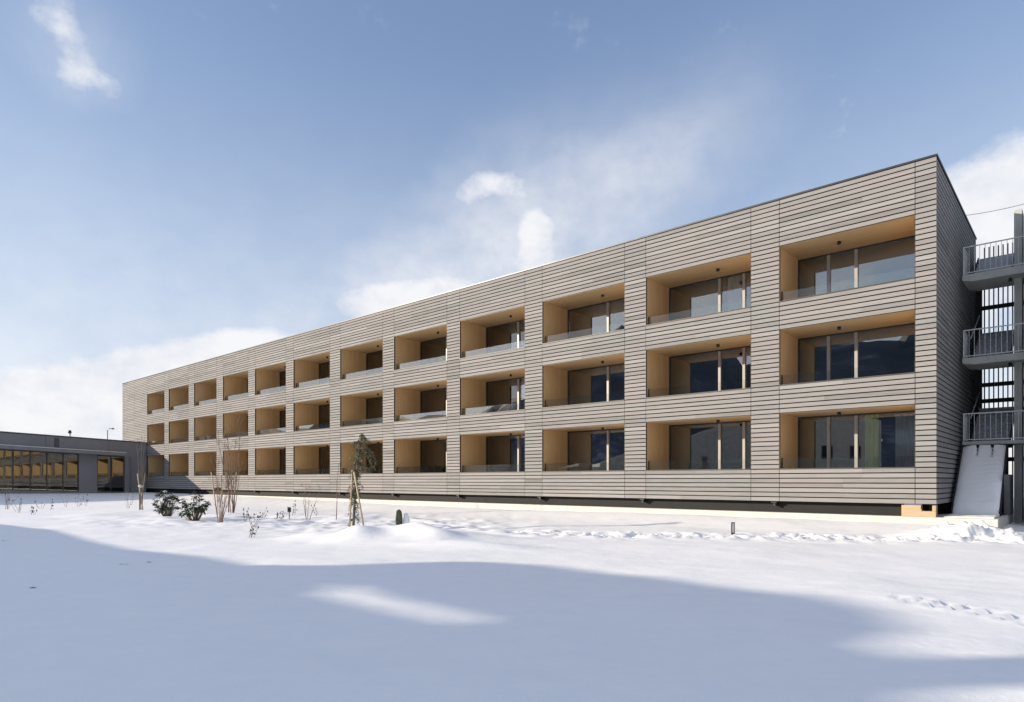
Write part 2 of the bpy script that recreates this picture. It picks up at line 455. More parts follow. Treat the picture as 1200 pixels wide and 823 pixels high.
# balconies
FL = .12
WD = 2.1
cnt = 0
for ri, (b0, b1) in enumerate(ROWS):
    z0, z1 = b0 * B, b1 * B
    zf = z0 - FL
    for bi, (r, l) in enumerate(zip(Rr, Ll)):
        x0, x1 = -l, -r
        q = MB()
        zt = z1 + .03; zu = zf - .04                                   # side panels and floor in one U
        q.prism([(x0 - .034, zu), (x1 + .034, zu), (x1 + .034, zt), (x1 + .002, zt), (x1 + .002, zf), (x0 - .002, zf), (x0 - .002, zt), (x0 - .034, zt)], .245, WD, 'y')
        q.box(x0 - .034, x0 - .002, .087, .244, zf, zt); q.box(x1 + .002, x1 + .034, .087, .244, zf, zt)
        bal = q.build('balcony', 'spruce', BLD)
        q = MB(); q.box(x0, x1, .050, WD, z1 - .004, z1 + .028); q.build('soffit', 'soffit', bal)
        q = MB(); q.box(x0, x1, .088, WD, zf + .003, zf + .022); q.build('bounce_cover', 'floor_cover', bal)  # unseen cover added to cut light bouncing off the wooden floor
        q = MB(); q.box(x0 - .012, x1 + .012, -.022, .30, z0 - .012, z0 + .018)
        q.build('sill', 'dframe', bal); q = MB()
        q.box(x0 - .003, x0 + .014, -.008, .084, z0 + .018, z1 - .007); q.box(x1 - .006, x1 + .003, .004, .084, z0 + .018, z1 - .007); q.box(x0, x1, .034, .049, z1 - .006, z1 + .022)  # left box is metal trim; right and top strips added over sunlit edges
        q.build('edge_trim_cover', 'dframe', bal)
        # glass balustrade
        q = MB(); q.box(x0 + .05, x1 - .05, .205, .217, z0 + .018, z0 + .40); q.build('balustrade_glass', 'rail_glass', bal)
        q = MB(); q.box(x0 + .02, x0 + .045, .19, .235, z0 + .018, z0 + .42); q.build('balustrade_bracket', 'dsteel', bal); q = MB(); q.box(x1 - .045, x1 - .02, .19, .235, z0 + .018, z0 + .42); q.build('balustrade_bracket', 'dsteel', bal)
        # window wall
        W = x1 - x0
        if bi == 0: ps = [x0 + 1.15, x0 + 2.13]
        else: ps = [x0 + W * .525, x0 + W * .758]
        h = z1 - .014
        q = MB()
        q.box(x0 + .002, x0 + .062, WD + .005, WD + .10, zf, h); q.box(x1 - .062, x1 - .002, WD + .005, WD + .10, zf, h)
        q.box(x0 + .063, x1 - .063, WD + .005, WD + .10, h - .055, h); q.box(x0 + .063, x1 - .063, WD + .005, WD + .10, zf, zf + .07)
        q.build('window_frame', 'dframe', bal)
        for p in ps: q = MB(); q.box(p - .055, p + .055, WD - .035, WD + .10, zf + .071, h - .056); q.build('window_mullion', 'frame', bal)
        edges = [x0 + .062] + [e for p in ps for e in (p - .055, p + .055)] + [x1 - .062]
        for k in range(0, 6, 2):
            a, b = edges[k], edges[k + 1]
            q = MB(); q.box(a + .001, b - .001, WD + .045, WD + .06, zf + .072, h - .057); q.build('window_pane', 'pane', bal)
        # ceiling lamp
        q = MB(); lxp = x0 + (W * .415 if bi == 0 else W * .62)
        q.tube([(lxp, .95, z1 - .12), (lxp, .95, z1 - .10), (lxp, .95, z1 - .012)], [.045, .065, .065], 14); q.build('ceiling_lamp', 'lamp', bal)
        # room behind
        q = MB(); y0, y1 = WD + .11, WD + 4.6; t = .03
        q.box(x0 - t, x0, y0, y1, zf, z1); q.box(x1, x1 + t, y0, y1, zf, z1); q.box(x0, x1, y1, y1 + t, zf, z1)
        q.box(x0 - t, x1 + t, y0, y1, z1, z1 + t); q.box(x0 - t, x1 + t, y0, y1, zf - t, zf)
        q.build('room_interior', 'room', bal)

# curtains in the ground floor corner flat
def curtain(name, mat, xa, xb, zb, zt, y, folds, label):
    q = MB(); n = folds * 8; amp = .035
    P = [(xa + (xb - xa) * i / n, y + amp * math.sin(2 * PI * folds * i / n) + random.uniform(-.004, .004)) for i in range(n + 1)]
    vs = [(px, py, z) for z in (zb, zt) for px, py in P] + [(px, py + .006, z) for z in (zb, zt) for px, py in P]
    k = n + 1
    fs = [(i, i + 1, k + i + 1, k + i) for i in range(n)] + [(2 * k + i, 3 * k + i, 3 * k + i + 1, 2 * k + i + 1) for i in range(n)]
    q.add(vs, fs, True)
    e = empty(name, C0, ROT); 
    vs_ = q.v; q.v = [tuple(L2W(*v)) for v in vs_]
    COL.objects.unlink(e); bpy.data.objects.remove(e)
    o = q.build(name, mat); tag(o, label, 'curtain'); return o
zf = ROWS[0][0] * B - FL
curtain('curtain', 'curt_y', -2.66, -2.2, zf + .02, zf + 2.2, WD + .30, 4, 'lime green curtain behind the ground floor window nearest the right corner')
curtain('curtain', 'curt_w', -1.65, -.72, zf + .02, zf + 2.15, WD + .34, 8, 'white pleated curtain beside the lime green one in the right corner flat')
z2 = ROWS[2][0] * B - FL
curtain('curtain', 'curt_w', -Rr[1] - 1.95, -Rr[1] - 1.35, z2 + .02, z2 + 2.6, WD + .30, 5, 'pale sheer curtain in the top floor window of the second balcony from the right')

# ------------------------------------------------------------------ low wing on the left
WING = empty('low_building', C0, ROT, 'low dark grey flat-roofed building with a long glazed front and projecting canopy', 'building')
def shr(p): return (p[0], p[1], p[2] + .038 * min(-p[1], 45))
def wbox(mb, x0, x1, k0, k1, z0, z1):                  # k: metres from the long building
    mb.box(x0, x1, -k1, -k0, z0, z1, shr)
q = MB()
wbox(q, WX - .3, WX, .04, 44, 3.5, 4.62)                # parapet front above canopy
wbox(q, WX - .3, WX, .04, 2.0, -1.2, 3.5); wbox(q, WX - .3, WX, 4.42, 5.95, -1.2, 3.5)
wbox(q, WX - .3, WX, 2.0, 4.42, 3.12, 3.5); wbox(q, WX - .3, WX, 5.95, 44, 3.12, 3.5)
wbox(q, WX - .3, WX, 2.0, 4.42, -1.2, -.5); wbox(q, WX - .3, WX, 5.95, 44, -1.2, -.5)
q.build('wall', 'panel', WING)
q = MB(); wbox(q, WX - 14, WX - .31, .04, .34, -1.2, 4.5); wbox(q, WX - 14, WX - .31, 43.7, 44, -1.2, 4.5); wbox(q, WX - 14, WX - 13.7, .35, 43.69, -1.2, 4.5); q.build('rear_wall', 'panel_dark', WING)
q = MB(); wbox(q, WX - 14.05, WX + .05, .0, 44.05, 4.63, 4.70); q.build('roof', 'coping', WING)
q = MB(); wbox(q, WX - 13.9, WX - .35, .2, 43.9, 4.705, 4.76); q.build('roof_snow', 'snow', WING)
q = MB(); wbox(q, WX + .002, WX + 1.05, 2.2, 44, 3.14, 3.44); q.build('canopy', 'canopy', WING, .01)
q = MB(); wbox(q, WX + .002, WX + 1.09, 2.16, 44, 3.443, 3.50); q.build('canopy_edge', 'steel', WING)
for k in (3.4, 8.6, 13.7): 
    q = MB(); wbox(q, WX + .001, WX + .012, k - .012, k + .012, 3.5, 4.6); q.build('panel_joint', 'panel_dark', WING)
q = MB(); q.tube([shr((WX + .09, -1.55, -.7)), shr((WX + .09, -1.55, 3.1))], .05, 8); q.build('downpipe', 'canopy', WING)
q = MB(); wbox(q, WX + .002, WX + .02, 7.55, 7.95, 3.6, 4.5); q.build('vent_cover', 'panel_dark', WING)
def glazing(k0, k1, step, transom):
    f = MB()
    n = max(1, round((k1 - k0) / step)); st = (k1 - k0) / n
    for i in range(n + 1):
        k = min(max(k0 + i * st, k0 + .04), k1 - .04)
        wbox(f, WX - .22, WX - .10, k - .04, k + .04, -.5, 3.12)
    for i in range(n):
        a, b = k0 + i * st + (.08 if i == 0 else .041), k0 + (i + 1) * st - (.08 if i == n - 1 else .041)
        for zz in ((-.5, -.42), (.18, .25), (3.04, 3.12)): wbox(f, WX - .21, WX - .11, a, b, *zz)
        g = MB(); wbox(g, WX - .17, WX - .155, a, b, -.42, .18); wbox(g, WX - .17, WX - .155, a, b, .25, 3.04)
        g.build('window_pane', 'wpane', WING)
    f.build('window_frame', 'dframe', WING)
glazing(2.0, 4.42, 1.21, 1); glazing(5.95, 44, 1.27, 1)
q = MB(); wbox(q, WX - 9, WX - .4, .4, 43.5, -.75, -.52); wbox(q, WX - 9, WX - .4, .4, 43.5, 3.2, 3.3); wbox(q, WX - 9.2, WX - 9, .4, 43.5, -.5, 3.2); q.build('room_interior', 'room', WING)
for k in np.arange(7.5, 43, 2.6):
    q = MB(); wbox(q, WX - 3.2, WX - 3.05, k, k + 1.5, -.5, 2.2); q.build('partition', 'timber', WING)
# chimney-like vent and the box on the roof
vent = MB(); p = shr((WX - 1.6, -6.3, 4.7)); vent.tube([p, (p[0], p[1], p[2] + .42)], [.10, .10], 12); vb = vent.build('roof_vent', 'steel', WING)
vent = MB(); vent.tube([(p[0], p[1], p[2] + .43), (p[0], p[1], p[2] + .48), (p[0], p[1], p[2] + .72)], [.11, .17, .11], 12); vent.build('vent_cowl', 'dsteel', vb)
q = MB(); wbox(q, WX - 9.0, WX - 4.5, 15.6, 22, 4.77, 5.35); bx = q.build('plant_housing', 'canopy', WING); q = MB(); wbox(q, WX - 9.1, WX - 4.4, 15.5, 22.1, 5.352, 5.48); q.build('plant_housing_roof', 'dsteel', bx)

# street lamp beyond the wing
def at(x, y, Y): return Vector(((x - 600) / F * Y, Y, CAM.z + (HZ - y) / F * Y))
lp = at(126, 503, 92); gl_ = gz(lp.x, lp.y)
SL = empty('street_lamp', (lp.x, lp.y, gl_), 0, 'thin grey street lamp rising behind the low dark building', 'street lamp')
OFF[SL.name] = np.array([lp.x, lp.y, gl_])
q = MB(); q.tube([(lp.x, lp.y, gl_), (lp.x, lp.y, lp.z - .2), (lp.x + .12, lp.y, lp.z), (lp.x + .5, lp.y, lp.z + .1)], [.09, .06, .05, .045], 8); q.build('pole', 'canopy', SL)
q = MB(); q.ball((lp.x + .75, lp.y, lp.z + .05), .22, (1.1, .7, .45)); q.build('lamp_head', 'dsteel', SL)

# ------------------------------------------------------------------ stair tower on the right
ST = empty('stair_tower', C0, ROT, 'open concrete and steel stair tower with railed landings beside the timber building', 'stair tower')
TF = 4.95
LZ = [2.27, 5.45, 8.62]
for i, z in enumerate(LZ):
    th = (.13, .26, .28)[i]
    q = MB(); q.prism([(.10, z), (2.6, z), (2.6, z - th), (.42 if i else .12, z - th), (.10, z - th * .72)], TF, TF + 1.75, 'y'); ld = q.build('landing', 'conc', ST, .008)
    q = MB(); q.box(.12, 2.6, TF + .05, TF + .09, z + 1.04, z + 1.08); q.box(.12, 2.6, TF + .055, TF + .085, z + .06, z + .09)
    for x in np.arange(.14, 2.6, .165): q.box(x - .008, x + .008, TF + .062, TF + .078, z + .09, z + 1.04)
    q.box(.12, .16, TF + .05, TF + .09, z + .002, z + 1.04)
    q.box(.12, .155, TF + .10, TF + 1.1, z + 1.04, z + 1.08)
    for y in np.arange(TF + .22, TF + 1.1, .165): q.box(.13, .146, y - .008, y + .008, z + .06, z + 1.04)
    q.build('railing', 'steel', ST)
    if i < 2:
        q = MB(); q.tube([(.18, TF + 1.6, z + 1.0), (.3, TF + 3.2, z + 2.2)], .025, 8); q.build('handrail', 'steel', ST)
    # flight up to the rear half landing
    q = MB(); n = 9; r = 1.585 / n; run = .27
    for k in range(n):
        y = TF + 1.76 + k * run; zz = z + (k + 1) * r
        q.box(.22, 1.40, y, y + run - .004, zz - .06, zz); q.box(.22, 1.40, y, y + .012, zz - r + .003, zz - .063)
    q.build('stair_flight', 'tread', ST)
    q = MB()
    for x in (.17, 1.42): 
        a = (x, TF + 1.76, z); b = (x, TF + 1.76 + n * run, z + n * r)
        q.bar((a[0], a[1], a[2] + .02), (b[0], b[1], b[2] + .02), .04, .26)
    q.build('stringer', 'dsteel', ST)
    if i < 2:
        q = MB(); q.box(.14, 2.6, TF + 1.77 + n * run, TF + 1.77 + n * run + 1.1, z + 1.585 - .26, z + 1.585 - .01); q.build('half_landing', 'dconc', ST)
# rear bar screen
TB = 9.92
q = MB()
for x in np.arange(.30, 2.6, .163): q.box(x - .022, x + .022, TB - .03, TB + .03, -.9, 10.95)
q.build('bar_screen', 'dsteel', ST)
for z in (8.3, 6.9, 4.95, 4.25, 3.75, 1.7, 10.3):
    q = MB(); q.box(.2, 2.6, TB - .10, TB - .035, z - .09, z + .09); q.build('screen_rail', 'dsteel', ST)
q = MB(); q.box(-.02, .22, TB - .2, TB + .06, -.9, 10.2); q.build('corner_post', 'dsteel', ST)
# wall pier
q = MB(); q.box(1.62, 1.86, TF + .66, TF + 1.65, -1.2, 2.13); q.box(1.62, 1.86, TF + .66, TF + 1.65, 2.271, 5.188); q.box(1.62, 1.86, TF + .66, TF + 1.65, 5.451, 8.338); q.box(1.62, 1.86, TF + .66, TF + 1.65, 8.621, 10.9)
q.build('pier', 'conc', ST, .006)
q = MB(); q.box(1.87, 2.6, TF + .9, TF + .915, 8.63, 10.7); q.build('glass_screen', 'rail_glass', ST)
for z in LZ:
    q = MB(); t = {LZ[0]: .13, LZ[1]: .26, LZ[2]: .28}[z]; q.tube([(1.52, TF + .5, z - t - .13), (1.52, TF + .5, z - t)], .055, 12); q.build('ceiling_lamp', 'lamp', ST)
# lowest flight, buried by snow
q = MB(); n = 15; t0, t1 = 2.35, TF - .02; zb = -.415
for k in range(n):
    y = t0 + (t1 - t0) * k / n; zz = zb + (LZ[0] - .1 - zb) * (k + 1) / n - .17
    q.box(.16, 1.42, y, y + (t1 - t0) / n - .002, zz - .05, zz)
q.build('stair_flight', 'tread', ST)
q = MB(); q.bar((.12, t0, zb + .02), (.12, t1, LZ[0] - .25), .04, .3); q.bar((1.47, t0, zb + .02), (1.47, t1, LZ[0] - .25), .04, .3); q.build('stringer', 'dsteel', ST)
q = MB(); q.box(.12, 1.5, TF + .02, TF + .1, -.4, 2.12); q.build('under_wall', 'black', ST)
q = MB(); q.box(1.50, 1.66, 3.3, TF - .1, -.41, 1.0); q.build('side_wall', 'dconc', ST)
# snow lying on the flight
q = MB(); nu, nv = 44, 60; vs = []
for j in range(nv + 1):
    v0 = j / nv; v = max(0, (v0 - .12) / .88)
    for i in range(nu + 1):
        u = i / nu
        x = .13 + (1.46 - .13) * u
        y = t0 - .12 + (t1 - .06 - t0 + .12) * v; z = zb + .10 + (LZ[0] - .30 - zb) * v
        bulge = .16 * (1 - abs(2 * u - 1) ** 6) * min(1, (1 - v) * 14 + .3)
        rip = .012 * math.sin(v * n * 2 * PI + 1.5 * math.sin(u * 5)) * (.5 + float(vn2(np.array([u * 4]), np.array([v * 9]))[0])) + .05 * float(vn1(np.array([u * 3.0]), np.array([v * 6.0]))[0])
        slot = 0
        if v > .76:
            for su in (.355, .69): slot += .34 * math.exp(-((u - su + .05 * (v - .9)) / .022) ** 2) * min(1, (v - .76) * 12)
        z += bulge + rip - slot
        if v < .06: z = max(zb + .01, z - (.06 - v) * 3.0)
        if v0 < .12:                                          # thin apron of snow on the pad
            w0 = v0 / .12; y = .22 + (y - .22) * w0 + .10 * float(vn2(np.array([u * 5]), np.array([3.3]))[0]) * (1 - w0); x += .04 * (1 - w0)
            z = zb + .012 + (.045 + .03 * float(vn1(np.array([u * 5.0]), np.array([v0 * 60]))[0])) * min(1, w0 * 4) * (1 if w0 < .8 else 1)
        vs.append((x, y, z))
bot = [(x, y, max(zb + .004, min(z, zb + (LZ[0] - .36 - zb) * ((y - t0 + .12) / (t1 - t0 + .06)) - .03))) for x, y, z in vs]
w_ = nu + 1; tot = len(vs)
fs = [(j * w_ + i, j * w_ + i + 1, (j + 1) * w_ + i + 1, (j + 1) * w_ + i) for j in range(nv) for i in range(nu)]
per = [i for i in range(w_)] + [j * w_ + nu for j in range(1, nv + 1)] + [nv * w_ + i for i in range(nu - 1, -1, -1)] + [j * w_ for j in range(nv - 1, 0, -1)]
fs += [(per[(k + 1) % len(per)], per[k], tot + per[k], tot + per[(k + 1) % len(per)]) for k in range(len(per))]
q.add([tuple(L2W(*p)) for p in vs + bot], fs, True)
tag(q.build('snow_sheet', 'snow'), 'thick smooth snow sheet burying the outdoor steps at the right corner', 'snow')

AB = empty('shading_block', L2W(2.7, 5, -1), ROT, 'unseen dark block added beyond the right edge to shade the end wall', 'building')  # unseen block added to keep sky light off the end wall
OFF[AB.name] = np.array([2.7, 5, -1])
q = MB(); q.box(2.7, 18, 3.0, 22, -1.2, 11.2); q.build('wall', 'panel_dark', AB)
q = MB(); q.box(2.66, 18.1, 2.96, 22.1, 11.21, 11.3); q.build('roof', 'coping', AB)
# overhead cable
q = MB(); a = at(1120, 254, 60); b = at(1260, 221, 48); pts = [a.lerp(b, t) - Vector((0, 0, .5 * math.sin(PI * t))) for t in np.linspace(0, 1, 12)]
pts = [a.lerp(b, t) - Vector((0, 0, 1.2 * (t * (1 - t)) )) for t in np.linspace(-2.0, 2.2, 40)]
q.tube(pts, .022, 5); tag(q.build('overhead_cable', 'dsteel'), 'thin overhead cable crossing the cloud above the stair tower', 'cable')

# ------------------------------------------------------------------ neighbour house out of view on the left: throws the foreground shadow
XB = -32.0
HS = empty('house', (XB, 4, gz(XB, 4)), 0, 'broad chalet with snowy roofs outside the left edge that shades the foreground', 'house')
OFF[HS.name] = np.array([XB, 4, gz(XB, 4)])
# thin wall cut to the shadow's outline; opening added to pass the light patch
hole = [(8.35, 7.22), (6.56, 7.24), (4.94, 7.68), (4.1, 7.95), (4.8, 7.97), (6.43, 7.54)]
prof = [(-9.5, 6.0), (-9.5, 7.6), (-3, 8.6), (.9, 8.8), (1.65, 8.9), (1.7, 10.3), (2.45, 10.3), (2.5, 9.05), (3.0, 9.0), (3.6, 9.22), (4.7, 9.30), (5.6, 9.24), (6.45, 9.0), (7.8, 8.7), (8.8, 8.4), (9.8, 8.18), (10.5, 7.85), (10.4, 7.55), (9.85, 7.1), (10.1, 6.6), (11.5, 6.2), (13.3, 5.5), (15.4, 4.93), (19.3, 3.99), (23.0, 2.74), (23.0, -2.0), (-9.5, -2.0)]
bm = bmesh.new()
def ring_(pts): return [bm.verts.new((0, y, z)) for y, z in pts]
o_ = ring_(prof); h_ = ring_(hole)
es = [bm.edges.new((a, b)) for rr in (o_, h_) for a, b in zip(rr, rr[1:] + rr[:1])]
bmesh.ops.triangle_fill(bm, use_beauty=True, use_dissolve=False, edges=es)
# triangle_fill leaves the hole open; give the sheet its thickness
ret = bmesh.ops.extrude_face_region(bm, geom=bm.faces[:])
for v in [g for g in ret['geom'] if isinstance(g, bmesh.types.BMVert)]: v.co.x -= .3
bmesh.ops.recalc_face_normals(bm, faces=bm.faces[:])
q = MB(); bm.verts.index_update(); q.add([(v.co.x + XB, v.co.y, v.co.z) for v in bm.verts], [tuple(v.index for v in f.verts) for f in bm.faces]); bm.free()
q.build('shadow_gable', 'plaster', HS)
q = MB(); q.box(XB - 12, XB - .31, -9.4, 9.6, -2, 5.2); q.prism([(9.61, -2), (22.8, -2), (22.8, 2.3), (9.61, 5.6)], XB - 12, XB - .31, 'x'); q.build('wall', 'plaster', HS)
q = MB(); q.prism([(-9.9, 5.25), (0, 6.6), (9.6, 5.7), (9.6, 5.9), (0, 6.8), (-9.9, 5.5)], XB - 12.4, XB - .32, 'x'); q.build('roof', 'snow', HS)
for y in (-7, -3.6, .0, 3.4):
    for z in (.4, 3.2):
        q = MB(); q.box(XB + .002, XB + .05, y, y + 1.3, z, z + 1.5); w = q.build('window', 'dframe', HS); q = MB(); q.box(XB + .051, XB + .06, y + .08, y + 1.22, z + .08, z + 1.42); q.build('pane', 'wpane', w)

# ------------------------------------------------------------------ plants
def stem_path(p, d, ln, n=6, wob=.06, up=.25):
    p = Vector(p); d = Vector(d).normalized(); pts = [p.copy()]
    for i in range(n):
        d = (d + Vector((random.gauss(0, wob), random.gauss(0, wob), up * .15 + random.gauss(0, wob * .5)))).normalized()
        p = p + d * ln / n; pts.append(p.copy())
    return pts
def bare_tree(px, py, h, stems, spread, twig, label, mat='bark', base_r=.03, fan=.35, group=None, wob=.07):
    x, y = gpix(px, py); z = gz(x, y) - .05
    T = empty('bare_tree', (x, y, z), 0, label, 'tree', group); OFF[T.name] = np.array([x, y, z])
    tr = MB(); cr = MB()
    for s_ in range(stems):
        a = random.uniform(0, 2 * PI); d = Vector((math.cos(a) * fan * random.uniform(.3, 1), math.sin(a) * fan * random.uniform(.3, 1), 1))
        pts = stem_path((x + math.cos(a) * .06 * (stems > 1), y + math.sin(a) * .06 * (stems > 1), z), d, h * random.uniform(.8, 1.02), 9, wob)
        tr.tube(pts, [base_r * (1 - .85 * i / 9) for i in range(10)], 6)
        for k in range(twig):
            i = random.randint(2, 8); q0 = pts[i]; a2 = random.uniform(0, 2 * PI)
            d2 = Vector((math.cos(a2), math.sin(a2), random.uniform(.7, 2.0)))
            p2 = stem_path(q0, d2, h * random.uniform(.12, .3) * (1 - .05 * i) * spread, 5, .10)
            cr.tube(p2, [base_r * .33 * (1 - .75 * j / 5) for j in range(6)], 4)
            for m_ in range(2):
                p3 = stem_path(p2[random.randint(2, 4)], Vector((random.gauss(0, 1), random.gauss(0, 1), 1.0)), h * .09 * spread, 3, .12)
                cr.tube(p3, [base_r * .17, base_r * .13, base_r * .1, base_r * .06], 3)
    if stems == 1: tr.add(cr.v, cr.f, True)
    else: cr.build('twigs', mat, T)
    tr.build('trunk', mat, T)
    return T
def stake(pa, pb, Y, label, r=.028, group='pale tree stakes'):
    a = at(pa[0], pa[1], Y); b = at(pb[0], pb[1], Y + random.uniform(-.2, .2)); b.z = min(b.z, gz(b.x, b.y)) - .08
    q = MB(); q.tube([b, a], [r * 1.05, r], 8, True); tag(q.build('tree_stake', 'stake'), label, 'stake', group)

random.seed(21)
bare_tree(165, 599, 4.6, 3, .55, 7, 'slim leafless tree with upright stems in front of the low dark building', base_r=.032, fan=.015, wob=.022)
Y = gpix(165, 599)[1]
stake((161, 555), (168, 600), Y - .15, 'pale stake leaning right against the slim tree by the low dark building', .027)
stake((170, 555), (163, 600), Y + .15, 'pale stake leaning left across its twin by the low dark building', .027)
q = MB(); p = at(164.8, 570, Y - .2); q.ball(p, .13, (1.1, .8, .6), 2, .15); tag(q.build('tree_tie', 'marker'), 'light tie wrapped where two pale stakes cross', 'tie')
bare_tree(258, 614, 3.0, 7, .8, 11, 'bushy bare multi-stemmed tree, the nearer and left one of the staked pair', 'bark_red', .016, .2)
bare_tree(272, 604, 4.9, 8, .8, 13, 'taller bare reddish tree standing behind and right of its staked neighbour', 'bark_red', .017, .13)
bare_tree(268, 601, 5.1, 1, .35, 12, 'single tall wavy bare sapling rising above the bushy bare pair', 'bark', .032, .04)
Y = gpix(258, 614)[1]
stake((247.5, 553), (256, 614), Y, 'pale stake on the left side of the nearer bare tree', .021)
stake((259, 557), (261, 614), Y + .1, 'pale upright stake in the middle of the nearer bare tree', .021)
q = MB(); p = at(254.5, 573, Y); q.ball(p, .11, (1.3, .9, .6), 2, .2); tag(q.build('tree_tie', 'tape'), 'rust brown tie around the nearer bare tree', 'tie')
Y = gpix(272, 604)[1]
stake((265, 553), (271, 605), Y, 'pale stake on the left side of the taller reddish tree', .023)
stake((277, 553), (272.5, 605), Y + .1, 'pale stake leaning in from the right of the taller reddish tree', .023)
bare_tree(394, 611, 3.0, 1, .3, 9, 'thin straight leafless sapling between the sprawling shrub and the weeping evergreen', 'bark', .018, .02)
# sprawling arching shrub
bare_tree(361, 609, 1.9, 4, 1.0, 7, 'sparse arching bare shrub left of the thin sapling', 'bark_red', .013, .5)

def rhodo(px, py, w, h, label):
    x, y = gpix(px, py); z = gz(x, y) - .03
    T = empty('evergreen_shrub', (x, y, z), 0, label, 'shrub', 'dark evergreen shrubs'); OFF[T.name] = np.array([x, y, z])
    st = MB(); lf = MB(); caps = []
    for k in range(44):
        a = random.uniform(0, 2 * PI); rr = w * math.sqrt(random.random()); hh = h * (.22 + .78 * random.random() ** .8) * (1 - .35 * (rr / w) ** 2)
        tip = Vector((x + rr * math.cos(a), y + rr * math.sin(a), z + hh))
        st.tube([(x + rr * .25 * math.cos(a), y + rr * .25 * math.sin(a), z), (x + rr * .7 * math.cos(a), y + rr * .7 * math.sin(a), z + hh * .55), tip], [.014, .011, .006], 5)
        for j in range(random.randint(9, 13)):
            b = random.uniform(0, 2 * PI); e = random.uniform(-.9, .5)
            lf.leaf(tip + Vector((0, 0, random.uniform(-.05, .03))), (math.cos(b), math.sin(b), e), random.uniform(.13, .21), random.uniform(.05, .075), .25, Vector((0, 0, 1)))
        if random.random() < .16 and hh > .5 * h: caps.append(tip + Vector((0, 0, .02)))
    st.build('branches', 'bark', T); lf.build('leaves', 'rhodo', T); 
    for c in caps: q = MB(); q.ball(c, random.uniform(.04, .085), (1.2, 1.1, .6), 2, .12); q.build('snow_cap', 'snow', T)
rhodo(196, 608, .50, 1.25, 'rounded dark evergreen shrub, left of the two, with snow on its leaves')
rhodo(228, 611, .54, 1.2, 'looser dark evergreen shrub, right of the two, with upright leafy stems')

# weeping evergreen
def weeping():
    x, y = gpix(417, 618); z = gz(x, y) - .05
    T = empty('weeping_evergreen', (x, y, z), 0, 'tall narrow weeping evergreen with drooping shaggy foliage tied to stakes', 'tree'); OFF[T.name] = np.array([x, y, z])
    H = (618 - 508) / F * y
    keys = [(414, 618), (415, 600), (416, 580), (418, 560), (419, 545), (421, 530), (423, 516), (425, 508)]
    pts = [at(px, py, y) for px, py in keys]; pts[0].z = z
    tr = MB(); tr.tube(pts, [.05, .045, .042, .04, .035, .03, .022, .012], 8)
    fo = MB()
    def strand(p, d, ln, dens=30, wd=.012):
        pp = Vector(p); dd = Vector(d).normalized(); st = ln / dens
        for i in range(dens):
            dd = (dd + Vector((random.gauss(0, .08), random.gauss(0, .08), -.20))).normalized(); pp = pp + dd * st
            for m_ in range(3):
                a = random.uniform(0, 2 * PI)
                fo.leaf(pp, (math.cos(a) * .8, math.sin(a) * .8, random.uniform(-1.2, .1)), random.uniform(.05, .11), wd * random.uniform(1.2, 2.4))
    for i in range(44):                                  # upper crown, hanging close to the stem
        t = random.random(); k = 4 + t * 2.95; i0 = int(k); p = pts[i0].lerp(pts[min(i0 + 1, 7)], k - i0)
        a = random.uniform(0, 2 * PI); strand(p, (math.cos(a) * .4, math.sin(a) * .4, random.uniform(-.1, .9)), random.uniform(.2, .42), 13)
    for i in range(5):                                   # lean branches hanging to the right
        p = at(425 + random.uniform(-2, 3), 522 + random.uniform(-5, 8), y + random.uniform(-.15, .15)); strand(p, (random.uniform(.5, 1), random.uniform(-.3, .3), .3), random.uniform(.65, 1.0), 20)
    for i in range(60):                                  # shaggy clumps down the stem
        k = random.choice((random.uniform(.1, 4.2), random.uniform(2.2, 3.8))); i0 = int(k); p = pts[i0].lerp(pts[i0 + 1], k - i0)
        a = random.uniform(0, 2 * PI); strand(p, (math.cos(a), math.sin(a), .05), random.uniform(.15, .45), 11)
    for i in range(3):                                   # loose strands hanging left of the stem to the snow
        p = at(413 + i * 2.2, 572 + i * 6, y - .1); strand(p, (0, 0, -1), .95, 26)
    tr.build('trunk', 'bark', T); fo.build('foliage', 'conifer', T)
weeping()
Y = gpix(418, 618)[1]
stake((415, 553), (427, 619), Y - .25, 'long pale stake leaning right beside the weeping evergreen', .03)
stake((413, 551), (409.5, 617), Y - .1, 'upright pale stake on the left of the weeping evergreen', .03)

# dry stalks
def weed(px, py, h, n, label, group='dry stalks poking through the snow', lean=.3, heads=True):
    x, y = gpix(px, py); z = gz(x, y) - .03
    T = empty('dry_weed', (x, y, z), 0, label, 'weed', group); OFF[T.name] = np.array([x, y, z])
    q = MB(); hd = MB()
    for k in range(n):
        a = random.uniform(0, 2 * PI); rr = random.uniform(0, .13)
        b = Vector((x + rr * math.cos(a), y + rr * math.sin(a), z))
        pts = stem_path(b, (random.gauss(0, lean), random.gauss(0, lean), 1), h * random.uniform(.5, 1.1), 5, .07)
        q.tube(pts, [.007, .006, .006, .005, .004, .003], 4)
        if heads:
            for j in range(random.randint(2, 5)):
                p = pts[random.randint(2, 5)]
                q.leaf(p, (random.gauss(0, 1), random.gauss(0, 1), random.uniform(-1.2, .3)), random.uniform(.06, .13), random.uniform(.025, .05))
            q.ball(pts[-1], random.uniform(.015, .03), (1, 1, 1.8), 1, .2)
    q.build('stalks', 'dry', T)
WL = 'dry brown stalks with withered seed heads poking through the snow'
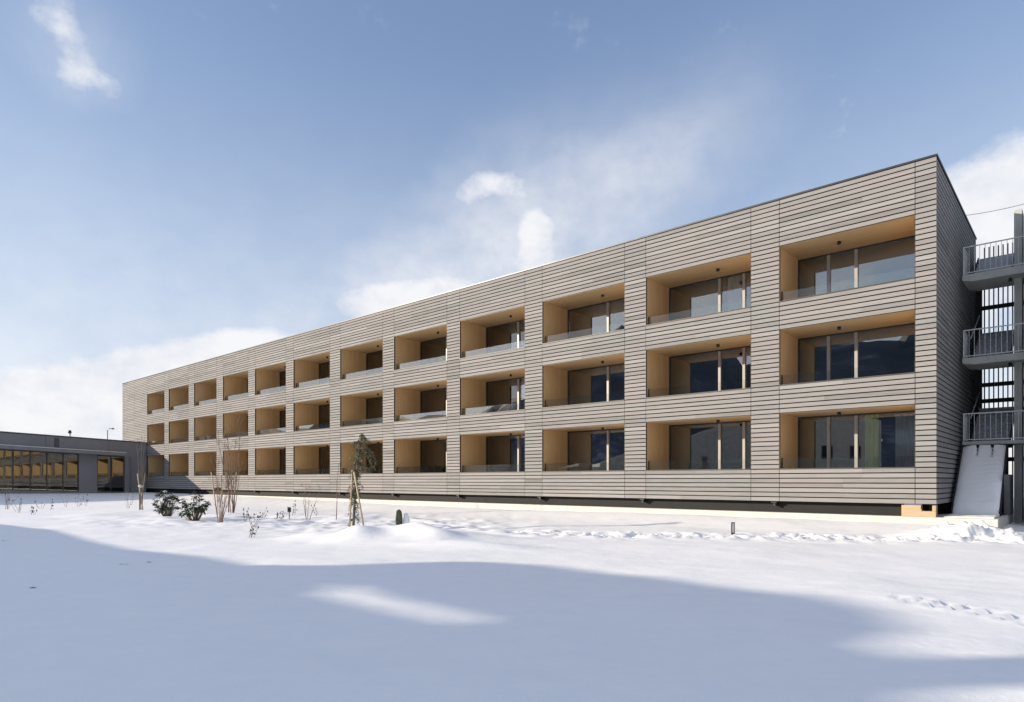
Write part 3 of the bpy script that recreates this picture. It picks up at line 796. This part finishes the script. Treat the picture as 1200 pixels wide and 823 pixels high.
for (px, py, h, n, lab) in [
    (288, 613, .55, 4, 'dry stalks with dark heads just right of the staked bare trees'),
    (299, 619, .62, 6, 'tallest clump of withered stalks in the sunlit snow before the facade'),
    (293, 629, .5, 5, 'withered stalk clump nearest the viewer in the sunlit snow'),
    (306, 609, .5, 4, 'small withered stalk clump behind the tallest one'),
    (330, 609, .35, 5, 'low dry tuft near the small dark post'),
    (322, 610, .3, 3, 'short dry tuft left of the one near the small dark post'),
    (9, 596, 1.7, 8, 'tall dark twiggy weed at the left edge of the snow bed'),
    (22, 600, .8, 6, 'leafy withered weed beside the tall twiggy one at the left'),
    (38, 604, .45, 4, 'short withered weed nearest the viewer at the left'),
    (47, 596, .6, 4, 'spindly weed before the glazed front of the low building'),
    (60, 597, .6, 3, 'two-stemmed weed before the glazed front of the low building'),
    (78, 594, 1.0, 3, 'thin tall stalk left of the grey wall panel of the low building'),
    (92, 594, .8, 4, 'thin pale stalks in front of the grey wall panel'),
    (100, 593, .7, 3, 'sparse stalks at the right edge of the grey wall panel'),
    (150, 596, 1.0, 5, 'thin weeds left of the slim staked tree'),
    (343, 606, .7, 4, 'wispy dry stems left of the arching bare shrub'),
    (372, 607, .6, 3, 'wispy dry stems right of the arching bare shrub')]:
    weed(px, py, h, n, lab)

# small dark post (bollard light), snow-capped stone and marker
x, y = gpix(339, 605, GZ + .12); z = gz(x, y)
PO = empty('bollard_light', (x, y, z), 0, 'small dark bollard light on a thin stem in the snow', 'bollard'); OFF[PO.name] = np.array([x, y, z])
q = MB(); q.tube([(x, y, z - .1), (x, y, z + .32)], .018, 8); q.build('stem', 'dsteel', PO)
q = MB(); q.box(x - .065, x + .065, y - .05, y + .05, z + .30, z + .50); q.build('head', 'dsteel', PO, .01)
x, y = gpix(468, 613, GZ + .12); z = gz(x, y)
q = MB(); h_ = .42
prof_ = [(-.02, 0), (.19, 0), (.185, .22), (.15, .37), (.08, .42), (0, .40), (-.04, .2)]
q.prism([(x - .09 + a, z - .12 + b * 1.75) for a, b in prof_], y - .1, y + .16, 'y'); tag(q.build('boundary_stone', 'stone', None, .03), 'dark mossy upright stone beside the snow mound', 'stone')
q = MB(); q.ball((x + .24, y + .06, z + .2), .13, (.85, .9, 2.2), 3, .05); tag(q.build('snow_clump', 'snow'), 'rounded snow clump leaning by the mossy upright stone', 'snow')
x, y = gpix(859, 627); z = gz(x, y)
MK = empty('marker_post', (x, y, z), 0, 'small pale rectangular marker post by the trampled path', 'marker'); OFF[MK.name] = np.array([x, y, z])
q = MB(); q.box(x - .055, x + .055, y - .02, y + .02, z - .1, z + .34); q.build('frame', 'dframe', MK, .004)
q = MB(); q.box(x - .036, x + .036, y - .0225, y - .0205, z + .03, z + .31); q.build('plate', 'marker', MK)
for px, py, lab in ((6, 636, 'dead leaf on the shaded snow nearest the left edge'), (146, 663, 'dead leaf at the top left of the shaded snow'), (178, 660, 'dead leaf close to the shadow edge on the snow'), (43, 688, 'dead leaf lying lowest on the shaded snow')):
    x, y = gpix(px, py); z = gz(x, y) + .006; q = MB()
    for k in range(2): q.leaf((x + random.uniform(-.03, .03), y, z + .004 * k), (random.choice((-1, 1)), random.uniform(-.6, .6), .04), .10, .05, -.05, Vector((0, 0, 1)))
    tag(q.build('dead_leaf', 'dry'), lab, 'leaf', 'dead leaves on the snow')

# ------------------------------------------------------------------ sky with clouds, sun
Wd = bpy.data.worlds.new('World'); S.world = Wd; Wd.use_nodes = True
nt = Wd.node_tree; nt.nodes.clear()
out = nt.nodes.new('ShaderNodeOutputWorld'); bg = nt.nodes.new('ShaderNodeBackground'); lk(nt, bg.outputs[0], out.inputs[0])
sky = nt.nodes.new('ShaderNodeTexSky'); sky.sky_type = 'NISHITA'; sky.sun_disc = False
sky.sun_elevation = SUN_EL; sky.sun_rotation = math.atan2(SUN.x, SUN.y) % (2 * PI)
sky.altitude = 600; sky.air_density = 1.0; sky.dust_density = .35; sky.ozone_density = 1.5
tc = nt.nodes.new('ShaderNodeTexCoord'); sep = nt.nodes.new('ShaderNodeSeparateXYZ'); lk(nt, tc.outputs['Generated'], sep.inputs[0])
az = math_(nt, 'ARCTAN2', sep.outputs[0], sep.outputs[1]); el = math_(nt, 'ARCSINE', sep.outputs[2])
cmb = nt.nodes.new('ShaderNodeCombineXYZ'); lk(nt, az, cmb.inputs[0]); lk(nt, math_(nt, 'MULTIPLY', el, 1.35), cmb.inputs[1])
n1 = noise(nt, cmb.outputs[0], 7.0, 9, .58); n2 = noise(nt, cmb.outputs[0], 2.4, 6, .55); n3 = noise(nt, cmb.outputs[0], 16, 6, .6)
def ang(px, py):
    a = math.atan((px - 600) / F); return a, math.atan((HZ - py) / F * math.cos(a))
def blob(px, py, rx, ry, amp, rot=0):
    a0, e0 = ang(px, py); c, s_ = math.cos(rot), math.sin(rot)
    k = math.cos(a0) ** 2
    rx, ry = rx / F * k, ry / F * math.cos(a0)
    da = math_(nt, 'SUBTRACT', az, a0); de = math_(nt, 'SUBTRACT', el, e0)
    u = math_(nt, 'ADD', math_(nt, 'MULTIPLY', da, c / rx), math_(nt, 'MULTIPLY', de, s_ / rx))
    v = math_(nt, 'ADD', math_(nt, 'MULTIPLY', da, -s_ / ry), math_(nt, 'MULTIPLY', de, c / ry))
    r2 = math_(nt, 'ADD', math_(nt, 'MULTIPLY', u, u), math_(nt, 'MULTIPLY', v, v))
    return math_(nt, 'MULTIPLY', math_(nt, 'EXPONENT', math_(nt, 'MULTIPLY', r2, -1.0)), amp)
tot_ = None
for b in [(94, 86, 48, 32, .62, -.5), (68, 14, 38, 28, .50, -.6), (134, 106, 28, 14, .35, -.4),
          (270, 408, 90, 24, 1.3, .16), (150, 440, 110, 30, 1.35, .16), (60, 480, 120, 36, 1.3, .1), (200, 500, 200, 50, 1.3, 0),
          (440, 357, 62, 20, 1.35, .10), (525, 340, 70, 22, 1.05, .1), (584, 214, 38, 22, .95, .1), (545, 232, 22, 18, .4, 0), (630, 268, 30, 28, 1.3, 0), (625, 310, 50, 22, .7, 0),
          (1165, 238, 90, 46, 1.5, 0), (1150, 310, 120, 90, 1.4, 0)]:
    g = blob(*b); tot_ = g if tot_ is None else math_(nt, 'ADD', tot_, g)
hz = None
for b in [(620, 255, 150, 75, .50, .25), (760, 190, 140, 50, .24, .45), (500, 330, 190, 50, .42, .1), (860, 215, 100, 60, .14, .3), (90, 75, 80, 55, .25, -.5), (330, 385, 110, 40, .3, .1)]:
    g = blob(*b); hz = g if hz is None else math_(nt, 'ADD', hz, g)
hz = math_(nt, 'MULTIPLY', hz, math_(nt, 'ADD', .35, math_(nt, 'MULTIPLY', n1, 1.25)), True)
# extra clouds behind the viewer, unseen, added to raise the fill light
behind = math_(nt, 'MULTIPLY', math_(nt, 'LESS_THAN', sep.outputs[1], .0), .68)
tot_ = math_(nt, 'ADD', tot_, behind)
dens = math_(nt, 'ADD', tot_, math_(nt, 'MULTIPLY', math_(nt, 'SUBTRACT', n1, .5), 1.9))
dens = math_(nt, 'ADD', dens, math_(nt, 'MULTIPLY', math_(nt, 'SUBTRACT', n3, .5), .9))
ms = nt.nodes.new('ShaderNodeMapRange'); ms.interpolation_type = 'SMOOTHSTEP'; lk(nt, dens, ms.inputs[0]); ms.inputs[1].default_value = .15; ms.inputs[2].default_value = 1.2
veil = nt.nodes.new('ShaderNodeMapRange'); veil.interpolation_type = 'SMOOTHSTEP'; lk(nt, el, veil.inputs[0]); veil.inputs[1].default_value = .62; veil.inputs[2].default_value = -.02; veil.inputs[3].default_value = 0; veil.inputs[4].default_value = .5
fac = math_(nt, 'MAXIMUM', math_(nt, 'MAXIMUM', math_(nt, 'MULTIPLY', ms.outputs[0], .95), math_(nt, 'MINIMUM', hz, .75)), math_(nt, 'MULTIPLY', veil.outputs[0], math_(nt, 'ADD', .75, math_(nt, 'MULTIPLY', n2, .5))))
CL = 3.05
cc = ramp(nt, math_(nt, 'ADD', math_(nt, 'MULTIPLY', n3, .5), math_(nt, 'MULTIPLY', n1, .5)), [(.36, (.80, .83, .90)), (.56, (1, 1, 1))])
ccs = mixc(nt, 1.0, cc, (CL, CL, CL * 1.02), 'MULTIPLY')
def vm(op, a, b):
    n = nt.nodes.new('ShaderNodeVectorMath'); n.operation = op
    for i, v in enumerate((a, b)):
        if isinstance(v, tuple): n.inputs[i].default_value = v
        else: lk(nt, v, n.inputs[i])
    return n.outputs[0]
skc = vm('MULTIPLY', sky.outputs[0], (1.0, .95, 1.09))
skc = vm('DIVIDE', skc, vm('ADD', vm('MULTIPLY', sky.outputs[0], (.17, .17, .19)), (1, 1, 1)))      # softly limits the sky's brightness, evening out the glow near the sun
lk(nt, mixc(nt, fac, skc, ccs), bg.inputs[0]); bg.inputs[1].default_value = .15

sl = bpy.data.lights.new('sun', 'SUN'); sl.energy = 3.0; sl.angle = math.radians(.45); sl.color = (1.0, .86, .68)
so = bpy.data.objects.new('sun', sl); COL.objects.link(so); so.rotation_euler = SUN.to_track_quat('Z', 'Y').to_euler(); so.location = (-40, -5, 30)

cd = bpy.data.cameras.new('camera'); co = bpy.data.objects.new('camera', cd); COL.objects.link(co)
co.location = CAM; co.rotation_euler = (PI / 2, 0, 0); cd.sensor_width = 36; cd.sensor_fit = 'HORIZONTAL'; cd.lens = 36 * F / 1200; cd.shift_y = (HZ - 411.5) / 1200; cd.clip_end = 20000; cd.clip_start = .1
S.camera = co
vs_ = S.view_settings; vs_.view_transform = 'Standard'; vs_.look = 'None'; vs_.exposure = 1.06; vs_.gamma = 1; vs_.use_curve_mapping = False
S.cycles.max_bounces = 8; S.cycles.transparent_max_bounces = 12; S.cycles.diffuse_bounces = 4; S.cycles.glossy_bounces = 4
S.cycles.caustics_reflective = False; S.cycles.caustics_refractive = False
